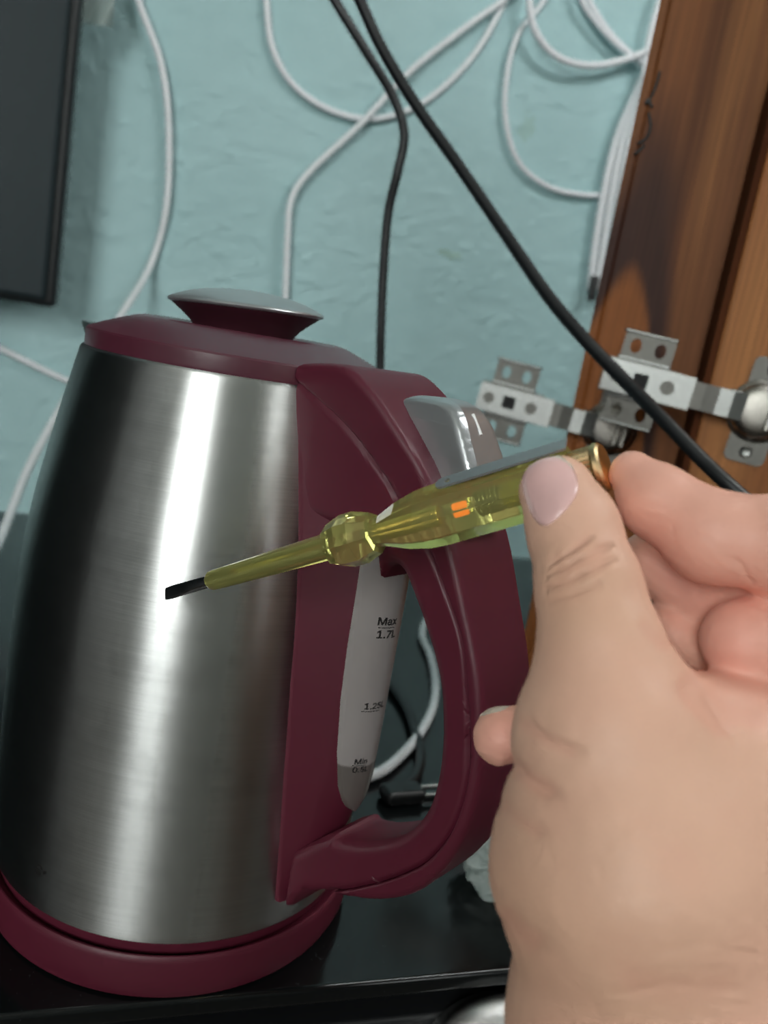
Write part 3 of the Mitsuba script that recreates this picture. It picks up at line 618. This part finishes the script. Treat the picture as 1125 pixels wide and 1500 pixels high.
def DM(o, m): return frame(m, o, da, [0, 0, 1], -dn) if False else frame(m, o, da, np.array([0, 0, 1.0]), np.cross(da, [0, 0, 1.0]))
# local door coordinates: x across, y up, z = towards the camera (da x up)
zsign = 1.0 if np.cross(da, [0, 0, 1.0]) @ dn > 0 else -1.0
def dbox(x0, x1, y0, y1, z0, z1, r=.002):
    z0, z1 = sorted((z0 * zsign, z1 * zsign)); return rblock((x0, y0, z0), (x1, y1, z1), r)
k1 = thing('wooden_board', 'dark reddish brown wooden cabinet door nearest the teal wall, black scrawl on its edge', 'cabinet door')
part(k1, 'stile', DM(d1o, dbox(0, .0885, .0005, .62, -.022, 0, .0025)), 'm_wood', 30)
part(k1, 'rail', DM(d1o, dbox(.0885, .30, .0005, .09, -.021, -.001, .0015)), 'm_wood', 30)
part(k1, 'rail', DM(d1o, dbox(.0885, .30, .54, .62, -.021, -.001, .0015)), 'm_wood', 30)
part(k1, 'panel', DM(d1o, dbox(.0875, .30, .088, .545, -.016, -.006, .001)), 'm_wood', 30)
part(k1, 'edge_strip', DM(d1o, dbox(-.0055, .0004, .0006, .6195, -.021, -.0008, .0012)), 'm_wood', 30)
ink = []
for st in ([(967, 105), (960, 128), (953, 143), (946, 152), (950, 146), (955, 158)], [(950, 165), (953, 185), (947, 202), (934, 211)], [(944, 212), (938, 219), (929, 226)]):
    ink.append(tube(spline([on(q, d1o + dn * .0006, dn) for q in st], 8), .0010, 8))
part(k1, 'ink_scrawl', cat(ink), 'm_plug', True, 'black pen scrawl')
k2 = thing('wooden_board', 'lighter brown wooden cabinet door at the right edge, in front of the darker one', 'cabinet door')
part(k2, 'stile', DM(d2o, dbox(.0, .085, .0005, .64, -.055, 0, .002)), 'm_wood_light', 30)
part(k2, 'edge_strip', DM(d2o, dbox(-.004, .0004, .0005, .64, -.0545, -.0015, .001)), 'm_wood_edge', 30)
part(k2, 'panel', DM(d2o, dbox(.0846, .30, .0005, .64, -.022, -.006, .001)), 'm_wood_light', 30)

def hinge(parent, cpx, face_o, droop, label, s=1.0):
    """Concealed hinge: local x towards the cup, y up, z out of the door; origin at the cup's centre on the door's face."""
    hk_ = parent + '__hinge'; labels[hk_] = {'label': label}
    o = on(cpx, face_o, dn); ca, sa = math.cos(droop), math.sin(droop); up = np.array([0, 0, 1.0])
    x = da * ca + up * sa; y = -da * sa + up * ca; z = dn
    def L(m): 
        q = frame(m, o, x * s, y * s, z * s)
        if np.linalg.det(np.stack([x, y, z], 1)) < 0: q.invert()
        return q
    def pl(poly, z0, t, r=0): e = extrude(poly, t); e.apply_translation((0, 0, z0)); return L(e)
    rr = lambda x0, y0, x1, y1, r: sbox(x0 + r, y0 + r, x1 - r, y1 - r).buffer(r, 6)
    # cup and its flange with two screw ears
    part(hk_, 'cup', L(solid_lathe([(0, .0003), (.0180, .0003), (.0186, .0010), (.0186, .0020), (.0178, .0028), (.0166, .0034), (.0158, .0052), (.0140, .0072), (.0110, .0084), (.006, .0090), (0, .0091)], 40)), 'm_nickel_cup', 30)
    for (xa, xb) in ((.0035, .0070), (.0085, .0120)): part(hk_ + '__cup'[:0], 'rib', L(rblock((xa, -.0105, .0050), (xb, .0105, .0102), .0012)), 'm_nickel_cup', 30)
    ears = unary_union([rr(-.0115, -.031, .0115, .031, .004)]).difference(unary_union([Point(0, .0245).buffer(.0024), Point(0, -.0245).buffer(.0024)]))
    part(hk_, 'flange', pl(ears, .0004, .0016), 'm_nickel_dark', 30)
    for sy in (1, -1):
        b = L(frame(solid_lathe([(0, .0012), (.0036, .0012), (.0036, .0024), (.0024, .0036), (0, .0030)], 20), np.array([0, sy * .0245, 0]), [1, 0, 0], [0, 1, 0], [0, 0, 1])); part(hk_, 'screw', b, 'm_nickel', 30)
    # knuckle in the cup
    part(hk_, 'knuckle', L(rblock((-.0205, -.0088, .0006), (-.0125, .0088, .0128), .0016)), 'm_nickel', 30)
    # arm: cranked link, then the long straight plate that carries the screws
    lk_ = []
    for xx, z0, z1 in ((-.010, .003, .012), (-.018, .006, .0165), (-.026, .008, .0165), (-.034, .006, .0145), (-.042, .006, .0145)): lk_ += [(xx, yy * .0078, zq) for yy in (-1, 1) for zq in (z0, z1)]
    lk_ = np.array(lk_); ms = [unman(m3.Manifold.hull_points(lk_[i * 4:i * 4 + 8].astype(np.float32))) for i in range(4)]
    part(hk_, 'link', L(ms[0]), 'm_nickel', 30); part(hk_, 'link', L(cat(ms[1])), 'm_nickel', 30); part(hk_, 'link', L(cat(ms[2:])), 'm_nickel_dark', 30)
    armp = rr(-.092, -.0090, -.040, .0090, .0015).difference(unary_union([rr(-.0745, -.0042, -.0660, .0042, .0006), Point(-.0545, 0).buffer(.0040), Point(-.0845, 0).buffer(.0038)]))
    side = [block((-.092, sy * .0090 - .0006, .006), (-.040, sy * .0090 + .0006, .0135)) for sy in (1, -1)]
    part(hk_, 'arm', cat(pl(armp, .0132, .0014), [L(b) for b in side]), 'm_nickel', 30)
    part(hk_, 'adjusting_slot', pl(rr(-.0745, -.0042, -.0660, .0042, .0003), .0062, .0066), 'm_hole', False)
    for xx in (-.0545, -.0845):
        sc = trimesh.creation.cylinder(radius=.0037, height=.0030, sections=24); sc.apply_translation((xx, 0, .0126))
        sc = unman(man(sc) - man(block((xx - .0028, -.0005, .0132), (xx + .0028, .0005, .016))) - man(block((xx - .0005, -.0028, .0132), (xx + .0005, .0028, .016)))); part(hk_, 'screw', L(sc), 'm_nickel_dark', 30)
    # mounting plate: two wings with two oval holes each, beside the arm
    core = rr(-.093, -.0105, -.048, .0105, .002); wings = rr(-.086, -.0275, -.056, .0275, .003)
    holes = unary_union([affinity.scale(Point(xx, yy).buffer(.0032), 1, 1.35) for xx in (-.0785, -.0640) for yy in (-.0195, .0195)])
    part(hk_, 'mounting_plate', pl(unary_union([core, wings]).difference(holes), .0030, .0018), 'm_nickel_dark', 30)
    for sy in (1, -1):
        part(hk_, 'wing_step', cat(*[L(rblock((-.0872, min(sy * y0, sy * y1), .0010), (-.0555, max(sy * y0, sy * y1), .0052), .0012)) for (y0, y1) in ((.0100, .0128), (.0262, .0285))]), 'm_nickel', 30)
    return hk_
hinge(k1, (893, 628), d1o, math.radians(-4.5), 'steel hinge whose plate hangs free before the teal wall')
hinge(k2, (1112, 603), d2o, math.radians(-4.5), 'steel hinge whose plate is crossed by the black cable')

# ------------------------------------------------------------------ cables
WP, WN = np.array([-.386, .845, 0]), np.array([s_, -c_, 0])
WP = WP + WN * (((WP @ np.array([s_, -c_, 0])) * 0))
def wl(px, off=.006): return on(px, np.array([-YW * s_, YW * c_, 0]) + WN * off, WN)
def cable(name, label, pts, r, bsdf, group=None, per=12, cat_='cable'):
    k = thing(name, label, cat_, group); q = spline(pts, per); q[:, 2] = np.maximum(q[:, 2], r + .0005); E(k, tube(q, r, 12), bsdf, True); return k
GW = 'white cables on the teal wall'
def ctop(px, z=.0042): return on(px, (0, 0, z), np.array([0, 0, 1.0]))
r_w = .0034
cable('white_cable', 'white cable bowing down beside the dark panel and passing behind the kettle lid at left',
      [wl(q, .010) for q in ((190, -70), (203, 0), (235, 90), (247, 180), (244, 300), (222, 385))] + [at((185, 450), .80), at((130, 530), .76), at((85, 605), .72), at((40, 690), .67), at((0, 790), .60), at((-60, 900), .49)], r_w, 'm_white_pvc', GW)
cable('white_cable', 'short white cable slanting along the wall at the left edge below the dark panel', [wl(q, .006) for q in ((-80, 470), (0, 510), (50, 535), (95, 556), (160, 580), (230, 596))] + [at((290, 640), .84), at((330, 720), .80), ctop((360, 830), .0036), ctop((420, 850), .0036)], r_w, 'm_white_pvc', GW)
cable('white_cable', 'dirty white cable hanging in a wide U loop left of the black cables', [wl(q, .006) for q in ((384, -70), (390, 0), (399, 70), (430, 125), (485, 162), (550, 174), (620, 150), (688, 88), (735, 10), (760, -60))], r_w, 'm_white_pvc', GW)
cable('white_cable', 'white cable running diagonally down from the top and dropping behind the kettle knob', [wl(q, .014) for q in ((800, -60), (740, -2), (690, 34), (600, 105), (530, 180), (455, 250), (427, 292), (421, 350), (418, 430), (412, 520), (405, 640), (402, 720))] + [ctop((410, 800), .0036), ctop((480, 840), .0036)], r_w, 'm_white_pvc', GW)
cable('white_cable', 'white cable making the small upper loop beside the wooden door', [wl(q, .022) for q in ((790, -70), (776, -10), (784, 45), (818, 84), (868, 96), (925, 84), (975, 60), (1020, 30))], .0040, 'm_white_pvc', GW)
cable('white_cable', 'thin white cable in the large round loop that ends behind the cable bundle', [wl(q, .008) for q in ((830, -50), (790, 10), (760, 48), (744, 100), (740, 170), (758, 235), (800, 272), (850, 285), (900, 284), (960, 270))], .0031, 'm_white_pvc', GW)
cable('white_cable', 'white cable falling from the top edge into the top of the bundle', [wl(q, .010) for q in ((840, -60), (862, 0), (892, 48), (928, 84), (962, 112))], .0038, 'm_white_pvc', GW)
cable('white_cable', 'white cable just right of another, both dropping to the door edge at the top', [wl(q, .016) for q in ((838, -70), (850, -6), (868, 26), (905, 66), (945, 92), (990, 110))], .0032, 'm_white_pvc', GW)
cable('white_cable', 'white cable running down the very edge of the wooden door at the top', [wl(q, .018) for q in ((985, -70), (966, 0), (952, 52), (944, 100), (938, 140))], .0036, 'm_white_pvc', GW)
bl_ = ('white cable on the left of the bundle along the door edge', 'middle white cable of the bundle along the door edge', 'white cable of the bundle nearest the door edge')
for i, dx in enumerate((-7, 5, 17)):
    cable('white_cable', bl_[i], [wl((x + dx * w, y), .014 + .006 * i) for x, y, w in ((955, 90, .3), (938, 128, .4), (908, 205, .8), (890, 290, 1.0), (877, 370, 1.0), (869, 425, .7))], .0044, 'm_white_pvc', GW)
kc = thing('cable_sheath', 'black sheath end at the bottom of the white cable bundle', 'cable end')
E(kc, tube(spline([wl((872, 405), .022), wl((868, 425), .022), wl((866, 440), .022)], 6), .0052, 12), 'm_plug', True)
cable('white_cable', 'white cable lying on the black worktop, seen through the kettle handle', [ctop(q, .004) for q in ((690, 860), (640, 890), (618, 925), (630, 960), (637, 995), (634, 1035), (612, 1078), (575, 1118), (540, 1138), (480, 1150), (420, 1150))], .0030, 'm_white_pvc')
cable('black_cable', 'black cable hanging from the top and bending down behind the kettle', [at(q, d) for q, d in (((455, -60), .56), ((490, 0), .56), (((536), 75), .57), ((575, 140), .58), ((592, 195), .585), ((583, 250), .59), ((569, 310), .60), ((562, 390), .61), ((558, 480), .62), ((556, 570), .63), ((552, 700), .63))] + [ctop((545, 860), .0036), ctop((500, 900), .0036), ctop((420, 910), .0036)], .0033, 'm_rubber')
cable('black_cable', 'long black cable slanting from the top across the wall and in front of the hinges', [at(q, d) for q, d in (((500, -60), .50), ((527, 0), .50), ((560, 72), .50), ((610, 155), .495), ((670, 240), .485), ((735, 335), .47), ((800, 430), .45), ((850, 490), .435), ((910, 553), .42), ((970, 613), .40), ((1030, 675), .385), ((1075, 717), .375), ((1140, 775), .368), ((1230, 870), .37))] + [np.array([.262, .335, .085]), np.array([.288, .315, .030]), np.array([.318, .312, .0042]), np.array([.355, .318, .0042]), np.array([.40, .33, .0042])], .0035, 'm_rubber')
cable('black_cable', 'black cord lying on the worktop, seen through the kettle handle', [ctop(q, .0042) for q in ((560, 985), (592, 1030), (606, 1065), (616, 1105), (608, 1140), (580, 1160))], .0030, 'm_rubber')
kp = thing('power_plug', 'black moulded plug lying on the worktop behind the kettle handle', 'plug')
pc = ctop((592, 1172), 0)
plg = [rblock((-.014, -.007, .0004), (.010, .007, .0085), .003)]
part(kp, 'body', frame(plg[0], pc, [.9, .43, 0], [-.43, .9, 0], [0, 0, 1]), 'm_plug')
for s in (-1, 1): part(kp, 'pin', frame(rblock((.009, s * .004 - .0015, .003), (.024, s * .004 + .0015, .006), .0012), pc, [.9, .43, 0], [-.43, .9, 0], [0, 0, 1]), 'm_nickel')

# ------------------------------------------------------------------ dark panel, plastic
ap = thing('wall_cabinet', 'dark grey wall box with a black rounded edge at the upper left corner', 'wall box')
q0 = W(at((80, 452), .76)); xr, yf, zb_ = q0[0], q0[1], q0[2]
part(ap, 'body', rblock((xr - .42, yf + .008, zb_), (xr, yf + .046, zb_ + .75), .006), 'm_panel_edge', 30, world=True)
part(ap, 'front', rblock((xr - .415, yf, zb_ + .006), (xr - .009, yf + .013, zb_ + .745), .004), 'm_panel', 30, world=True)
part(ap, 'wall_mount', block((xr - .40, yf + .0455, zb_ + .2), (xr - .2, YW - .001, zb_ + .6)), 'm_panel_edge', False, world=True)
pg = thing('plastic_sheet', 'small grey clear plastic flap at the top left, beside the dark wall box', 'plastic sheet')
sh = []
for i in range(13):
    for j in range(13):
        x, y = 105 + 66 * i / 12 - 3 * j / 12 * 2, -60 + 100 * j / 12 - 10 * (1 - i / 12) * j / 12
        sh.append(wl((x, y), .05 + .006 * math.sin(i * .9 + j * .5)))
f = [q for i in range(12) for j in range(12) for a in [i * 13 + j] for q in ([a, a + 13, a + 14], [a, a + 14, a + 1])]
shm = mesh(sh, f); tv_ = trimesh.Trimesh(sh, f, process=False).vertex_normals
E(pg, shm, 'm_film', True)
cb = thing('plastic_bag', 'crumpled pale clear plastic bag on the worktop between kettle handle and hand', 'plastic bag')
ico = trimesh.creation.icosphere(subdivisions=5, radius=1.0); v = np.array(ico.vertices)
k_ = 1 + .55 * (np.abs(meshkit.fbm(v * 1.7, 4, seed=3) - .5) * 2) - .3
v = v * k_[:, None] * [.028, .026, .021]; bc_ = ctop((735, 1290), 0); v[:, 2] = np.maximum(v[:, 2], -.0150) + .0155
E(cb, mesh(v + bc_, ico.faces), 'm_film', True)
